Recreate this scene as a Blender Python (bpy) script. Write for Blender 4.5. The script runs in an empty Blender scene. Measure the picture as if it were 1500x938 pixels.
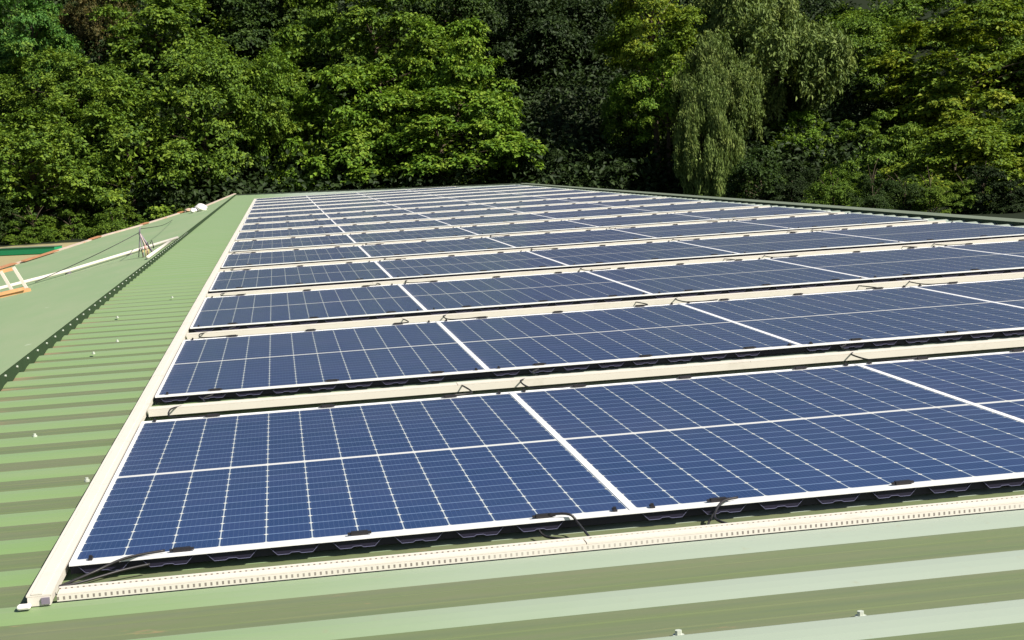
import bpy, bmesh, math, random
import numpy as np
from mathutils import Vector, Matrix

D = bpy.data
SC = bpy.context.scene
COL = SC.collection

# ------------------------------------------------------------------ camera
cam_d = D.cameras.new("camera")
cam = D.objects.new("camera", cam_d)
COL.objects.link(cam)
# rows: camera right / down / forward in world axes (solved from the panel grid)
R_ = Vector((0.98689734, -0.15062586, -0.05784024))
Dn = Vector((-0.07315669, -0.09821203, -0.99247292))
Fw = Vector((0.14381148, 0.98370028, -0.10794448))
M3 = Matrix((R_, -Dn, -Fw)).transposed()
cam.matrix_world = Matrix.Translation((0.90856, -6.17782, 1.50810)) @ M3.to_4x4()
cam_d.sensor_width = 36.0
cam_d.lens = 2279.2 / 1500 * 36.0
cam_d.clip_start = 0.05
cam_d.clip_end = 2000
SC.camera = cam

# ------------------------------------------------------------------ light
SUN_EL = math.radians(45)
SUN_H = Vector((0.95, -0.85)).normalized()           # horizontal direction TO the sun
w = D.worlds.new("World")
SC.world = w
w.use_nodes = True
nt = w.node_tree
bg = nt.nodes["Background"]
sky = nt.nodes.new("ShaderNodeTexSky")
sky.sky_type = 'NISHITA'
sky.sun_disc = False
sky.sun_elevation = SUN_EL
sky.sun_rotation = math.atan2(SUN_H.x, SUN_H.y)
nt.links.new(sky.outputs[0], bg.inputs[0])
bg.inputs[1].default_value = 0.052
sl = D.lights.new("sun", 'SUN')
sun = D.objects.new("sun", sl)
COL.objects.link(sun)
sl.energy = 5.0
sl.angle = math.radians(0.5)
sl.color = (1.0, 0.94, 0.84)
to_sun = Vector((SUN_H.x * math.cos(SUN_EL), SUN_H.y * math.cos(SUN_EL), math.sin(SUN_EL)))
sun.rotation_euler = to_sun.to_track_quat('Z', 'Y').to_euler()
sun.location = (20, -40, 40)
SC.view_settings.view_transform = 'Standard'
SC.view_settings.look = 'None'
SC.view_settings.gamma = 1
SC.view_settings.use_curve_mapping = False
SC.view_settings.exposure = 0.66
SC.cycles.max_bounces = 6
SC.cycles.diffuse_bounces = 3
SC.cycles.transparent_max_bounces = 6

# ------------------------------------------------------------------ helpers
class NT:
    def __init__(s, name):
        s.m = D.materials.new(name)
        s.m.use_nodes = True
        s.t = s.m.node_tree
        s.b = s.t.nodes["Principled BSDF"]
    def n(s, kind, **kw):
        q = s.t.nodes.new("ShaderNode" + kind)
        for k, v in kw.items():
            setattr(q, k, v)
        return q
    def set(s, node, i, v):
        if hasattr(v, 'is_output') or isinstance(v, bpy.types.NodeSocket):
            s.t.links.new(v, node.inputs[i])
        elif v is not None:
            node.inputs[i].default_value = v
    def math(s, op, a, b=None, c=None, clamp=False):
        q = s.n("Math", operation=op)
        q.use_clamp = clamp
        s.set(q, 0, a)
        s.set(q, 1, b)
        if c is not None:
            s.set(q, 2, c)
        return q.outputs[0]
    def mix(s, f, a, b):
        q = s.n("Mix", data_type='RGBA')
        s.set(q, 0, f)
        s.set(q, 6, a if not isinstance(a, tuple) else (*a, 1))
        s.set(q, 7, b if not isinstance(b, tuple) else (*b, 1))
        return q.outputs[2]
    def noise(s, vec, scale, detail=3, rough=.55):
        q = s.n("TexNoise")
        q.inputs["Scale"].default_value = scale
        q.inputs["Detail"].default_value = detail
        q.inputs["Roughness"].default_value = rough
        if vec is not None:
            s.t.links.new(vec, q.inputs["Vector"])
        return q.outputs[0]
    def ramp(s, f, lo, hi):
        q = s.n("MapRange")
        q.interpolation_type = 'SMOOTHSTEP'
        s.set(q, 0, f)
        q.inputs[1].default_value = lo
        q.inputs[2].default_value = hi
        return q.outputs[0]
    def obj(s):
        return s.n("TexCoord").outputs["Object"]
    def scaled(s, vec, sc):
        q = s.n("Mapping")
        q.inputs["Scale"].default_value = sc
        s.t.links.new(vec, q.inputs["Vector"])
        return q.outputs[0]
    def out(s, color=None, rough=None, spec=None, **kw):
        if color is not None:
            s.set(s.b, "Base Color", color if not isinstance(color, tuple) else (*color, 1))
        if rough is not None:
            s.set(s.b, "Roughness", rough)
        if spec is not None:
            s.set(s.b, "Specular IOR Level", spec)
        for k, v in kw.items():
            s.set(s.b, k.replace('_', ' '), v)
        return s.m
    def bump(s, h, strength, dist=.01):
        q = s.n("Bump")
        q.inputs["Strength"].default_value = strength
        q.inputs["Distance"].default_value = dist
        s.t.links.new(h, q.inputs["Height"])
        s.t.links.new(q.outputs[0], s.b.inputs["Normal"])

class MB:
    """collects shapes, then links them as ONE mesh object"""
    def __init__(s):
        s.v = []; s.f = []; s.mi = []
    def box(s, x0, x1, y0, y1, z0, z1, mi=0, skip=()):
        b = len(s.v)
        s.v += [(x, y, z) for z in (z0, z1) for y in (y0, y1) for x in (x0, x1)]
        F = {'bot': (0, 2, 3, 1), 'top': (4, 5, 7, 6), 'front': (0, 1, 5, 4), 'back': (2, 6, 7, 3), 'left': (0, 4, 6, 2), 'right': (1, 3, 7, 5)}
        for k, q in F.items():
            if k not in skip:
                s.f.append(tuple(b + i for i in q)); s.mi.append(mi)
    def quad(s, a, b, c, d, mi=0):
        k = len(s.v)
        s.v += [tuple(a), tuple(b), tuple(c), tuple(d)]
        s.f.append((k, k + 1, k + 2, k + 3)); s.mi.append(mi)
    def poly(s, pts, mi=0):
        k = len(s.v)
        s.v += [tuple(p) for p in pts]
        s.f.append(tuple(range(k, k + len(pts)))); s.mi.append(mi)
    def tube(s, pts, r, seg=8, mi=0, r1=None):
        pts = [Vector(p) for p in pts]
        n = len(pts)
        rings = []
        for i, p in enumerate(pts):
            t = (pts[min(i + 1, n - 1)] - pts[max(i - 1, 0)]).normalized()
            a = t.cross(Vector((0, 0, 1)))
            if a.length < 1e-3:
                a = t.cross(Vector((0, 1, 0)))
            a.normalize(); c = t.cross(a)
            rr = r if r1 is None else r + (r1 - r) * i / (n - 1)
            k = len(s.v)
            for j in range(seg):
                th = 2 * math.pi * j / seg
                s.v.append(tuple(p + (a * math.cos(th) + c * math.sin(th)) * rr))
            rings.append(k)
        for i in range(n - 1):
            for j in range(seg):
                j2 = (j + 1) % seg
                s.f.append((rings[i] + j, rings[i + 1] + j, rings[i + 1] + j2, rings[i] + j2)); s.mi.append(mi)
        s.f.append(tuple(rings[0] + j for j in range(seg))); s.mi.append(mi)
        s.f.append(tuple(rings[-1] + j for j in reversed(range(seg)))); s.mi.append(mi)
    def beam(s, a, b, wx, wz, up=(0, 0, 1), mi=0):
        a = Vector(a); b = Vector(b); t = (b - a).normalized()
        x = t.cross(Vector(up)).normalized() * wx / 2; z = t.cross(x).normalized() * wz / 2
        k = len(s.v)
        for p in (a, b):
            s.v += [tuple(p - x - z), tuple(p + x - z), tuple(p + x + z), tuple(p - x + z)]
        for q in ((0, 1, 2, 3), (7, 6, 5, 4), (0, 4, 5, 1), (1, 5, 6, 2), (2, 6, 7, 3), (3, 7, 4, 0)):
            s.f.append(tuple(k + i for i in q)); s.mi.append(mi)
    def mesh(s, name, mats, smooth=False):
        me = D.meshes.new(name)
        me.from_pydata(s.v, [], s.f)
        for m in (mats if isinstance(mats, (list, tuple)) else [mats]):
            me.materials.append(m)
        me.polygons.foreach_set("material_index", s.mi)
        if smooth:
            me.polygons.foreach_set("use_smooth", [True] * len(s.f))
        bm = bmesh.new(); bm.from_mesh(me)
        bmesh.ops.recalc_face_normals(bm, faces=bm.faces)
        bm.to_mesh(me); bm.free()
        return me
    def build(s, name, mats, parent=None, smooth=False, bevel=0):
        return link(name, s.mesh(name, mats, smooth), parent, bevel=bevel)

def link(name, me, parent=None, loc=None, bevel=0):
    o = D.objects.new(name, me)
    COL.objects.link(o)
    if parent: o.parent = parent
    if loc is not None: o.location = loc
    if bevel:
        b = o.modifiers.new("bevel", 'BEVEL'); b.width = bevel; b.segments = 2; b.limit_method = 'ANGLE'
    return o

def tag(o, label, cat, group=None, kind=None):
    o["label"] = label; o["category"] = cat
    if group: o["group"] = group
    if kind: o["kind"] = kind
    return o

def thing(name, label, cat, loc=(0, 0, 0), group=None):
    o = D.objects.new(name, None)
    COL.objects.link(o); o.location = loc
    o.empty_display_size = .2
    return tag(o, label, cat, group)

rnd = random.Random(7)
RIB = -0.052        # roof rib tops; panel tops are z = 0
TRO = -0.080        # trough floor

# ------------------------------------------------------------------ materials
def m_roof(name, rib):
    k = NT(name); o = k.obj()
    long = k.scaled(o, (.35, 5, 3))
    n1 = k.noise(long, 1.6, 6, .65); n2 = k.noise(o, 14, 4, .6); n3 = k.noise(o, .9, 4, .6)
    sx = k.n("SeparateXYZ"); k.t.links.new(o, sx.inputs[0])
    # sun glare put into the paint colour, paler towards the right
    glare_tint = k.math('MULTIPLY', k.ramp(k.math('ADD', sx.outputs[0], k.math('MULTIPLY', n3, 1.1)), .2, 3.4), .92)
    if rib:
        c = k.mix(k.ramp(n1, .3, .75), (.142, .235, .078), (.168, .242, .100))
        c = k.mix(glare_tint, c, (.285, .335, .275))
        c = k.mix(k.math('MULTIPLY', k.ramp(n2, .62, .8), .35), c, (.24, .22, .13))
        ab = k.ramp(k.noise(long, 4.0, 3, .5), .72, .80)
        c = k.mix(k.math('MULTIPLY', ab, .5), c, (.30, .27, .18))
    else:
        c = k.mix(k.ramp(n1, .35, .7), (.120, .160, .066), (.142, .158, .085))
        c = k.mix(k.math('MULTIPLY', glare_tint, .22), c, (.165, .185, .10))
        c = k.mix(k.math('MULTIPLY', k.ramp(n2, .55, .75), .35), c, (.11, .15, .07))
        left = k.ramp(k.math('SUBTRACT', k.math('MULTIPLY', n3, .9), sx.outputs[0]), 1.35, 1.9)
        rust = k.math('MULTIPLY', left, k.ramp(n1, .4, .62))
        c = k.mix(k.math('MULTIPLY', rust, .8), c, (.40, .24, .15))
        st = k.noise(k.scaled(o, (.22, 9, 1)), 2.6, 5, .7)
        c = k.mix(k.math('MULTIPLY', k.ramp(st, .45, .68), .45), c, (.10, .135, .075))
        sp2 = k.noise(k.scaled(o, (1.3, 5, 1)), 3.1, 4, .6)
        c = k.mix(k.math('MULTIPLY', k.ramp(sp2, .66, .74), .5), c, (.30, .20, .11))
        ru2 = k.ramp(k.noise(k.scaled(o, (.5, 6, 1)), 2.1, 5, .7), .66, .74)
        c = k.mix(k.math('MULTIPLY', ru2, .55), c, (.28, .18, .085))
    k.bump(n2, .15, .004)
    return k.out(c, .55, .35 if rib else .15, Sheen_Weight=.26 if rib else .06, Sheen_Roughness=.5)

def m_plain(name, col, rough=.5, spec=.4, var=.12, metal=0.0, scale=9, dirt=None, dlo=.6):
    k = NT(name); o = k.obj()
    n = k.noise(o, scale, 5, .6)
    c = k.mix(n, tuple(x * (1 - var) for x in col), tuple(min(1, x * (1 + var)) for x in col))
    if dirt:
        n2 = k.noise(o, scale * .37, 5, .7)
        c = k.mix(k.math('MULTIPLY', k.ramp(n2, dlo, dlo + .15), .7), c, dirt)
    return k.out(c, rough, spec, Metallic=metal)

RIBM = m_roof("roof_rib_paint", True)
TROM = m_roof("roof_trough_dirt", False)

def m_slope():
    k = NT("sloping_roof_paint"); o = k.obj()
    n1 = k.noise(k.scaled(o, (.8, .25, 1)), 1.2, 6, .65); n2 = k.noise(o, 22, 4, .6)
    c = k.mix(k.ramp(n1, .3, .7), (.205, .305, .145), (.25, .32, .172))
    c = k.mix(k.math('MULTIPLY', k.ramp(n2, .6, .8), .3), c, (.38, .42, .27))
    v = k.n("TexVoronoi"); v.inputs["Scale"].default_value = 1.1; k.t.links.new(o, v.inputs["Vector"])
    spot = k.ramp(v.outputs["Distance"], .045, .02)
    c = k.mix(k.math('MULTIPLY', spot, .6), c, (.58, .64, .50))
    return k.out(c, .65, .2, Sheen_Weight=.08, Sheen_Roughness=.5)
SLOPEM = m_slope()
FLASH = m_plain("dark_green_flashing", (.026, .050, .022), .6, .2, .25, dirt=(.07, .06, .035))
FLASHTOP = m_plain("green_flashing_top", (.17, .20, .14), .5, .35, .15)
SCREW = m_plain("zinc_screw", (.50, .54, .46), .35, .6, .1)
CREAM = m_plain("cream_plastic", (.63, .59, .52), .55, .35, .06, scale=6, dirt=(.54, .50, .43), dlo=.55)
WHITE = m_plain("white_plastic", (.78, .76, .72), .5, .4, .05)
FRAME = m_plain("white_panel_frame", (.80, .80, .80), .4, .45, .04)
DARK = m_plain("dark_support", (.014, .012, .028), .5, .35, .3)
EDGE = m_plain("galvanised_edge", (.15, .15, .25), .4, .5, .2)
BLACK = m_plain("black_plastic", (.02, .018, .02), .45, .4, .25)
ORANGE = m_plain("rusty_orange", (.40, .19, .10), .8, .2, .35, scale=5, dirt=(.24, .10, .05))
PINKISH = m_plain("pinkish_trim", (.52, .42, .36), .7, .25, .2, scale=2.2, dirt=(.50, .22, .09), dlo=.52)
PLANK = m_plain("orange_timber", (.56, .30, .14), .8, .2, .3, scale=4, dirt=(.66, .48, .32))
GREENBOX = m_plain("green_tarp", (.015, .24, .10), .5, .35, .12)
WALLM = m_plain("pale_render", (.42, .40, .34), .85, .2, .12, scale=1.5)
STEEL = m_plain("grey_steel", (.20, .17, .22), .5, .5, .3)
YELLOW = m_plain("yellow_base", (.45, .36, .16), .6, .3, .2)
PINK = m_plain("pink_cap", (.65, .32, .28), .6, .3, .2)

def m_slot():
    k = NT("slotted_duct_wall"); o = k.obj()
    sx = k.n("SeparateXYZ"); k.t.links.new(o, sx.inputs[0])
    fr = k.math('FRACT', k.math('MULTIPLY', sx.outputs[0], 1 / .0215))
    z = sx.outputs[2]
    lo = k.math('MULTIPLY', k.math('GREATER_THAN', z, RIB + .007), k.math('LESS_THAN', z, RIB + .020))
    hi = k.math('MULTIPLY', k.math('GREATER_THAN', z, RIB + .028), k.math('LESS_THAN', z, RIB + .035))
    slot = k.math('MULTIPLY', k.math('LESS_THAN', fr, .36), k.math('MAXIMUM', lo, hi))
    wear = k.ramp(k.noise(k.scaled(o, (.55, 1, 1)), 1.7, 4, .6), .36, .56)
    slot = k.math('MULTIPLY', slot, k.math('ADD', k.math('MULTIPLY', wear, .55), .2))
    n = k.noise(o, 6, 4, .6)
    c = k.mix(n, (.59, .55, .49), (.66, .62, .56))
    c = k.mix(slot, c, (.07, .05, .045))
    return k.out(c, .55, .35)
SLOT = m_slot()

PW, PD, PITCH = 2.28, 3.434, 4.4931
NCOL, NROW = 12, 12
MX, MY, MID = .0195, .062, .042       # side margin, end margin, middle strip of a panel

def m_cells():
    """12 columns of cells, two blocks of 12 half cells; pale gaps, star gaps at corners, fine busbars"""
    k = NT("solar_cells"); o = k.obj()
    sx = k.n("SeparateXYZ"); k.t.links.new(o, sx.inputs[0])
    x, y = sx.outputs[0], sx.outputs[1]
    cw = (PW - 2 * MX) / NCOL
    ch = (PD - 2 * MY - MID) / 2 / NROW
    u = k.math('DIVIDE', k.math('SUBTRACT', x, MX), cw)
    half = k.math('GREATER_THAN', y, PD / 2)
    y0 = k.math('ADD', MY, k.math('MULTIPLY', half, (PD - 2 * MY - MID) / 2 + MID))
    v = k.math('DIVIDE', k.math('SUBTRACT', y, y0), ch)
    inside = k.math('MULTIPLY', k.math('MULTIPLY', k.math('GREATER_THAN', u, 0), k.math('LESS_THAN', u, NCOL)),
                    k.math('MULTIPLY', k.math('GREATER_THAN', v, 0), k.math('LESS_THAN', v, NROW)))
    fu, fv = k.math('FRACT', u), k.math('FRACT', v)
    du = k.math('MULTIPLY', k.math('MINIMUM', fu, k.math('SUBTRACT', 1, fu)), cw)      # metres to column gap
    dv = k.math('MULTIPLY', k.math('MINIMUM', fv, k.math('SUBTRACT', 1, fv)), ch)
    colgap = k.math('LESS_THAN', du, .0027)
    rowgap = k.math('LESS_THAN', dv, .0050)
    star = k.math('LESS_THAN', k.math('ADD', du, k.math('MULTIPLY', dv, .8)), .0105)
    bus = k.math('LESS_THAN', k.math('ABSOLUTE', k.math('SUBTRACT', k.math('FRACT', k.math('MULTIPLY', fu, 9)), .5)), .055)
    wn = k.n("TexWhiteNoise", noise_dimensions='2D')
    cmb = k.n("CombineXYZ")
    k.t.links.new(k.math('FLOOR', u), cmb.inputs[0])
    k.t.links.new(k.math('FLOOR', k.math('ADD', v, k.math('MULTIPLY', half, 40))), cmb.inputs[1])
    k.t.links.new(cmb.outputs[0], wn.inputs["Vector"])
    oi = k.n("ObjectInfo")
    tone = k.math('ADD', k.math('MULTIPLY', wn.outputs[0], .45), k.math('MULTIPLY', oi.outputs["Random"], .55))
    c = k.mix(tone, (.010, .038, .128), (.022, .046, .156))
    c = k.mix(k.math('MULTIPLY', bus, .22), c, (.13, .19, .32))
    c = k.mix(k.math('MULTIPLY', rowgap, .62), c, (.22, .33, .54))
    c = k.mix(k.math('MULTIPLY', colgap, .80), c, (.52, .60, .64))
    c = k.mix(k.math('MULTIPLY', star, .9), c, (.78, .78, .70))
    c = k.mix(inside, (.76, .76, .74), c)
    # thin film of dust
    wc = k.n("NewGeometry").outputs["Position"]
    n = k.noise(wc, .8, 5, .6); n2 = k.noise(wc, 7, 4, .65)
    dust = k.math('ADD', k.math('MULTIPLY', k.ramp(n, .4, .75), .04), k.math('MULTIPLY', k.ramp(n2, .5, .8), .018))
    c = k.mix(dust, c, (.36, .33, .36))
    r = k.math('ADD', .10, k.math('MULTIPLY', n2, .14))
    return k.out(c, r, .30, Sheen_Weight=.50, Sheen_Roughness=.22, Sheen_Tint=(.86, .82, 1, 1))
CELLS = m_cells()

# ------------------------------------------------------------------ building
bld = thing("warehouse", "low warehouse under a ribbed green metal roof carrying the rows of solar panels", "building")

RP = .5576
def roof_profile():
    """(y, z, material of the strip that FOLLOWS); ribs run along x"""
    pts = []
    for kx in range(-17, 165):
        b = -.925 + RP * kx
        f = b - .150
        pts += [(f, TRO, 0), (f + .042, TRO + .013, 0), (f + .088, RIB - .005, 0), (b - .012, RIB, 0), (b, RIB - .002, 1), (b + .026, TRO, 1)]
        g0, g1 = b + .026, f + RP
        L = g1 - g0
        for t in (.34, .70):
            yy = g0 + L * t
            pts += [(yy - .010, TRO, 1), (yy, TRO + .0022, 1), (yy + .010, TRO, 1)]
    return pts
def xend(y):
    return 12.06 if y < 65.2 else 12.06 - (y - 65.2) * (13.36 / 16.2)
m = MB()
prof = [p for p in roof_profile() if p[0] < 81.2]
for (ya, za, ma), (yb, zb, _) in zip(prof, prof[1:]):
    m.quad((-1.30, ya, za), (max(-1.29, xend(ya)), ya, za), (max(-1.29, xend(yb)), yb, zb), (-1.30, yb, zb), ma)
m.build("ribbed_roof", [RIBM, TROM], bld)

def flashing(x, face, y0, y1, top):
    """ridge flashing lip: flat band above, lower edge dips into every trough (scalloped)"""
    q = MB()
    n0 = int((y0 + .925) / RP); n1 = int((y1 + .925) / RP)
    low = RIB + .003
    cut = []
    for kx in range(n0, n1):
        b = -.925 + RP * kx
        f = b - .165
        cut += [(f + .03, low), (b + .01, low)]
        for t in range(1, 6):                                   # scallop over the trough
            a = t / 6
            cut.append((b + .01 + (RP - .145) * a, low - .024 * math.sin(math.pi * a)))
    tx = x - face * .012
    for (ya, za), (yb, zb) in zip(cut, cut[1:]):
        q.quad((x, ya, za), (x, yb, zb), (tx, yb, top), (tx, ya, top))
    return q, cut[0][0], cut[-1][0], top, tx
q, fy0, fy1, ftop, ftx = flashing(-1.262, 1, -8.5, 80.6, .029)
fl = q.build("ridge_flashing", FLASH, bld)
for kx in range(13, 60):
    yb = -.925 + RP * kx - .09
    s = MB(); s.tube([(-1.268, yb, .004), (-1.255, yb, .004)], .009, 8)
    s.build("screw", SCREW, fl)
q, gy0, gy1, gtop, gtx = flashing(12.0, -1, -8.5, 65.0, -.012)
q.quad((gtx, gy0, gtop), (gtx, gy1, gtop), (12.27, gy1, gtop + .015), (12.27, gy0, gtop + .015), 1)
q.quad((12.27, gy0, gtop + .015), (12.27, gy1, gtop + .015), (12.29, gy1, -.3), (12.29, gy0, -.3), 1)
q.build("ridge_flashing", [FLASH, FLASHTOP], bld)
# far verge trim of the ribbed roof (skew end)
m = MB()
m.beam((-1.3, 81.3, -.03), (12.2, 65.15, -.03), .16, .05)
m.build("verge_trim", FLASHTOP, bld)

# sloping smooth roof on the left
SM, SX, SZ = .15, ftx, ftop + .003
def on_slope(x, y, dz=0.0):
    return Vector((x, y, SZ + SM * (x - SX) + dz))
edge = [(-1.30, 80.6), (-2.10, 60.9), (-2.81, 58.3), (-3.89, 49.33), (-4.66, 46.11), (-5.19, 40.65), (-5.58, 36.72), (-5.91, 33.41), (-6.20, 29.7), (-7.4, 14), (-8.6, -8)]
m = MB()
# strips between the ridge and the verge line
E2 = sorted(edge, key=lambda e: e[1])
def verge_x(y):
    for (xa, ya), (xb, yb) in zip(E2, E2[1:]):
        if ya <= y <= yb:
            return xa + (xb - xa) * (y - ya) / (yb - ya)
    return E2[0][0] if y < E2[0][1] else E2[-1][0]
ys = list(np.linspace(-8, 80.6, 120))
for ya, yb in zip(ys, ys[1:]):
    m.quad(on_slope(SX, ya), on_slope(verge_x(ya), ya), on_slope(verge_x(yb), yb), on_slope(SX, yb))
m.build("sloping_roof", SLOPEM, bld)
m = MB()
pts = [on_slope(x, y, .02) for x, y in edge]
for a, b in zip(pts, pts[1:]):
    m.beam(a, b, .11, .045)
m.build("verge_trim", PINKISH, bld)
m = MB()
for (x0, y0), (x1, y1) in zip(edge, edge[1:]):
    a = on_slope(x0 - .04, y0, -.04); b = on_slope(x1 - .04, y1, -.04)
    m.quad(a, b, (b.x, b.y, -2.4), (a.x, a.y, -2.4))
m.quad((12.2, -9, -.1), (12.2, 65, -.1), (12.2, 65, -2.4), (12.2, -9, -2.4))
m.quad((12.2, 65, -.1), (-1.3, 81.3, -.1), (-1.3, 81.3, -2.4), (12.2, 65, -2.4))
m.quad((-8.6, -9, -1.1), (12.2, -9, -.12), (12.2, -9, -2.4), (-8.6, -9, -2.4))
m.build("wall", WALLM, bld)
# screws in the ribbed roof
for x, y, z in ((2.085, -1.425, TRO), (2.70, -1.425, TRO), (-.65, 5.22, TRO), (-.65, 3.52, RIB), (-.16, 1.95, RIB), (-.66, 8.71, RIB), (-.78, 7.83, RIB), (-.9, 11.2, RIB), (-.45, 13.4, RIB)):
    s = MB()
    k_ = 1.15 if y < 0 else .85
    s.tube([(x, y, z - .004), (x, y, z + .008 * k_)], .017 * k_, 10)
    s.tube([(x, y, z + .008 * k_), (x, y, z + .021 * k_)], .010 * k_, 6)
    s.build("screw", SCREW, bld)
# rusty patches of loose trim
for (ya, yb, off, wd) in ((35.0, 38.6, .16, .12), (33.0, 34.6, .03, .14), (43.6, 45.0, .02, .13), (49.8, 50.8, .02, .13), (57.0, 57.9, .02, .14)):
    m = MB(); m.beam(on_slope(verge_x(ya) + off, ya, .05), on_slope(verge_x(yb) + off, yb, .05), wd, .03)
    m.build("loose_trim", ORANGE, bld)

# ------------------------------------------------------------------ solar panels
def curve_pts(pts, n=8):
    """Catmull-Rom through pts"""
    P = [Vector(p) for p in pts]; P = [P[0]] + P + [P[-1]]
    o = []
    for i in range(1, len(P) - 2):
        for j in range(n):
            t = j / n
            a, b, c, d = P[i - 1], P[i], P[i + 1], P[i + 2]
            o.append(.5 * ((2 * b) + (c - a) * t + (2 * a - 5 * b + 4 * c - d) * t * t + (3 * b - a - 3 * c + d) * t ** 3))
    o.append(P[-2])
    return o

def panel_meshes():
    fw, fh = .017, .012
    f = MB()
    f.box(0, PW, 0, fw, -fh, 0); f.box(0, PW, PD - fw, PD, -fh, 0)
    f.box(0, fw, fw, PD - fw, -fh, 0); f.box(PW - fw, PW, fw, PD - fw, -fh, 0)
    g = MB()
    g.quad((fw, fw, -.003), (PW - fw, fw, -.003), (PW - fw, PD - fw, -.003), (fw, PD - fw, -.003))
    # corrugated support sheet under the panel: profile along x
    s = MB()
    prof = []
    x = .03; zt, zb = -.0145, -.045
    while x < PW - .28:
        prof += [(x, zt), (x + .03, zb), (x + .075, zb), (x + .085, zb + .006), (x + .115, zb + .006), (x + .125, zb), (x + .17, zb), (x + .20, zt)]
        x += .25
    prof.append((PW - .02, zt))
    for (xa, za), (xb, zb_) in zip(prof, prof[1:]):
        s.quad((xa, .012, za), (xb, .012, zb_), (xb, PD - .02, zb_), (xa, PD - .02, za))
        s.quad((xa, .010, za), (xb, .010, zb_), (xb, .010, zb_ - .0022), (xa, .010, za - .0022), 1)   # cut edge
        s.quad((xa, .014, za), (xb, .014, zb_), (xb, .014, -.0125), (xa, .014, -.0125))
    s.quad((.0, .03, -.0505), (PW, .03, -.0505), (PW, .03, -.013), (.0, .03, -.013))
    s.quad((.015, .07, -.0505), (.015, PD - .02, -.0505), (.015, PD - .02, -.013), (.015, .07, -.013))
    s.quad((PW - .015, .07, -.0505), (PW - .015, PD - .02, -.0505), (PW - .015, PD - .02, -.013), (PW - .015, .07, -.013))
    j = MB()
    j.box(-.034, .034, -.013, .013, 0, .014)
    j.box(-.048, -.034, -.007, .007, .002, .011)
    j.box(.034, .048, -.007, .007, .002, .011)
    c = MB()
    c.box(-.008, .008, -.022, .022, 0, .008); c.box(-.006, .006, -.008, .008, .008, .016)
    return (f.mesh("frame", FRAME), g.mesh("cell_sheet", CELLS), s.mesh("support_sheet", [DARK, EDGE]), j.mesh("junction_box", BLACK), c.mesh("clamp", BLACK))
FR, CE, SU, JB, CL = panel_meshes()

ORD = ["nearest", "second", "third", "fourth", "fifth", "sixth", "seventh", "eighth", "ninth", "tenth", "eleventh", "twelfth", "thirteenth", "fourteenth", "farthest"]
COLN = ["beside the left cable duct", "second from the left duct", "third from the left duct", "fourth from the left duct", "fifth from the left, by the right flashing"]
JX = (.40, 1.15, 1.90)
def cable(parent, pts, r=.0055):
    q = MB(); q.tube(curve_pts(pts, 6), r, 6)
    q.build("cable", BLACK, parent, smooth=True)

def solar_panel(r, c):
    t = thing("solar_panel", "blue solar panel in the %s row, %s" % (ORD[r], COLN[c]), "solar panel", (c * PW, r * PITCH, 0), "solar panels in rows on the green roof")
    rr = random.Random(r * 17 + c)
    link("frame", FR, t); link("cell_sheet", CE, t); link("support_sheet", SU, t)
    if r < 9:
        for i, x in enumerate(JX):
            for yy in (.03, PD - .02):
                link("junction_box", JB, t, (x + rr.uniform(-.05, .05), yy, .001))
    if r < 6:
        for x in (.08, PW - .08):
            for yy in (.035, PD - .03):
                link("clamp", CL, t, (x, yy, .0005))
    # loose black leads between the panel edge and the duct
    if r < 5:
        k = rr.uniform(-.08, .08)
        yd = -.30 if r == 0 else -.44
        zd = RIB + .03
        if (r, c) == (0, 0):
            cable(t, [(.37, .02, .012), (.22, -.012, .004), (.10, -.06, -.028), (-.02, -.18, -.043)])
            cable(t, [(.31, -.01, -.03), (.20, -.05, -.035), (.06, -.13, -.045), (-.03, -.19, -.042)])
        else:
            if r and rr.random() < .5:
                cable(t, [(.36 + k, -.01, -.02), (.30 + k, -.10, -.03), (.34 + k, yd + .02, zd - .01)])
            elif r == 0:
                cable(t, [(.42 + k, .02, .012), (.34 + k, -.02, .008), (.28 + k, -.12, -.03), (.30 + k, yd, zd)])
                cable(t, [(.30 + k, -.02, -.04), (.26 + k, -.10, -.05), (.20 + k, yd + .02, zd - .01)])
        if (r, c) == (0, 0):
            cable(t, [(1.92, .02, .014), (2.0, -.01, .014), (2.03, -.05, -.02), (2.03, yd, zd)])
            cable(t, [(1.87, -.012, -.04), (1.89, -.10, -.05), (1.98, yd + .03, zd - .005)])
        # back edge loop
        if (r, c) != (0, 4):
            cable(t, [(.40 + k, PD - .02, .012), (.26 + k, PD + .0, .004), (.12 + k, PD + .10, .0), (.10 + k, PD + .40, .0), (.16 + k, PD + .54, -.005)])
            if rr.random() < .7:
                cable(t, [(1.86 + k, PD - .02, .012), (1.98 + k, PD + .03, .006), (2.0 + k, PD + .20, .0), (1.98 + k, PD + .52, -.01)])

cols = {0: 3, 1: 4, 14: 4}
for r in range(15):
    for c in range(cols.get(r, 5)):
        solar_panel(r, c)

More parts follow.
